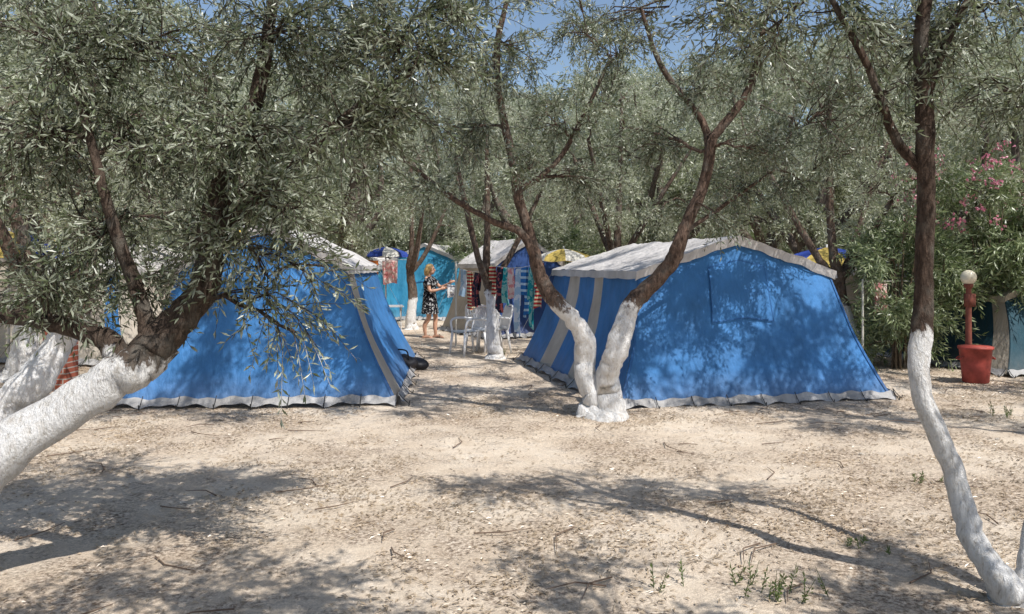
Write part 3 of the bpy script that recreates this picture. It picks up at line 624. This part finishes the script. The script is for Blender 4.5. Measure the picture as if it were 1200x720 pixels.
a.add(*tube([hc+[.09,-.022,-.055],hc+[.098,0,-.053],hc+[.09,.022,-.055]],.005,6),2)
obj('face_features',a.mesh('face',[plain('eye',(.03,.03,.03),.3),plain('brow',(.2,.12,.06)),plain('lips',(.45,.12,.1))],True),e)
a=Acc(); v,q=ell(hc+[-.018,0,.03],(.1,.09,.105),24,16); keep=[f for f in q if not((v[f][:,0].mean()>hc[0]+.045 and v[f][:,2].mean()<hc[2]+.07))]
a.add(v+np.sin(v[:,[2,0,1]]*140)*.004,np.array(keep))
for k in range(70):
    t=R.uniform(.55,1.45)*np.pi if k%2 else R.uniform(.4,1.6)*np.pi; x0=hc+[-.02+.09*math.cos(t),.085*math.sin(t),.04]; 
    a.add(*tube([x0,x0+[-.015+.01*math.cos(t),.012*math.sin(t),-.07],x0+[-.01+R.normal()*.01,.0,-.15-R.rand()*.03]],[.014,.014,.005],5))
obj('hair',a.mesh('hair',M_hair,True),e)
def dr(u,v):
    z=np.interp(v,[0,1],[.55,1.37]); zz=[.55,.7,.92,1.06,1.22,1.3,1.345,1.37]
    rx=np.interp(z,zz,[.185,.165,.145,.125,.15,.11,.085,.07]); ry=np.interp(z,zz,[.225,.205,.19,.15,.175,.17,.125,.085])
    a_=u*2*np.pi; f=1+.06*np.sin(a_*9+z*3)*np.clip((1.0-z)/.4,0,1); return np.stack([.015+rx*f*np.cos(a_)+.03*np.clip(.9-z,0,1),ry*f*np.sin(a_),z],-1)
a=Acc(); V,Q,_,_=patch(dr,73,40); a.add(V,Q)
for s,P in arms.items():
    P=np.array(P); a.add(*tube([P[0]+[0,-s*.03,.0],P[0]*.5+P[1]*.5,P[1]+(P[2]-P[1])*.2],[.068,.066,.07],14))
obj('dress',a.mesh('dress',pattern('dress_print',(.012,.012,.016),(.5,.5,.5),22,.56),True),e)
a=Acc()
for s,fx in ((-1,-.06),(1,.12)): 
    a.add(*ell((fx+.05,s*.096,.012),(.13,.045,.014),16,6)); a.add(*tube([(fx+.1,s*.096-.042,.02),(fx+.09,s*.096,.085),(fx+.1,s*.096+.042,.02)],.009,6))
obj('sandals',a.mesh('sandals',plain('sandal',(.08,.05,.04)),True),e)
washing('held_towel',(-1.83+.40,17.84,1.2),(-1.83+.58,17.8,1.18),.28,pattern('cloth_white_check',(.7,.7,.7),(.3,.3,.35),10,.55),120)
# ---------------------------------------------------------------- light, sky, camera
el=math.radians(55); S=Vector((.70,-.71,0)).normalized()*math.cos(el)+Vector((0,0,math.sin(el)))
ld=bpy.data.lights.new('sun','SUN'); ld.energy=5; ld.angle=math.radians(.5); ld.color=(1,.965,.91)
lo=bpy.data.objects.new('sun',ld); COL.objects.link(lo); lo.rotation_euler=S.to_track_quat('Z','Y').to_euler(); lo.location=(10,-10,15)
w=bpy.data.worlds.new('World'); sc.world=w; w.use_nodes=True; t=w.node_tree
sk=t.nodes.new('ShaderNodeTexSky'); sk.sky_type='NISHITA'; sk.sun_disc=False; sk.sun_elevation=el; sk.sun_rotation=math.atan2(S.x,S.y)
t.links.new(sk.outputs[0],t.nodes['Background'].inputs[0]); t.nodes['Background'].inputs[1].default_value=.14
cd=bpy.data.cameras.new('camera'); cd.sensor_width=36; cd.lens=36*950/1200; cd.shift_y=-.04; cd.clip_end=2000; cd.clip_start=.05
cam=bpy.data.objects.new('camera',cd); COL.objects.link(cam); cam.location=(0,0,1.6); cam.rotation_euler=(math.radians(90),0,0); sc.camera=cam
sc.view_settings.view_transform='Standard'; sc.view_settings.look='None'
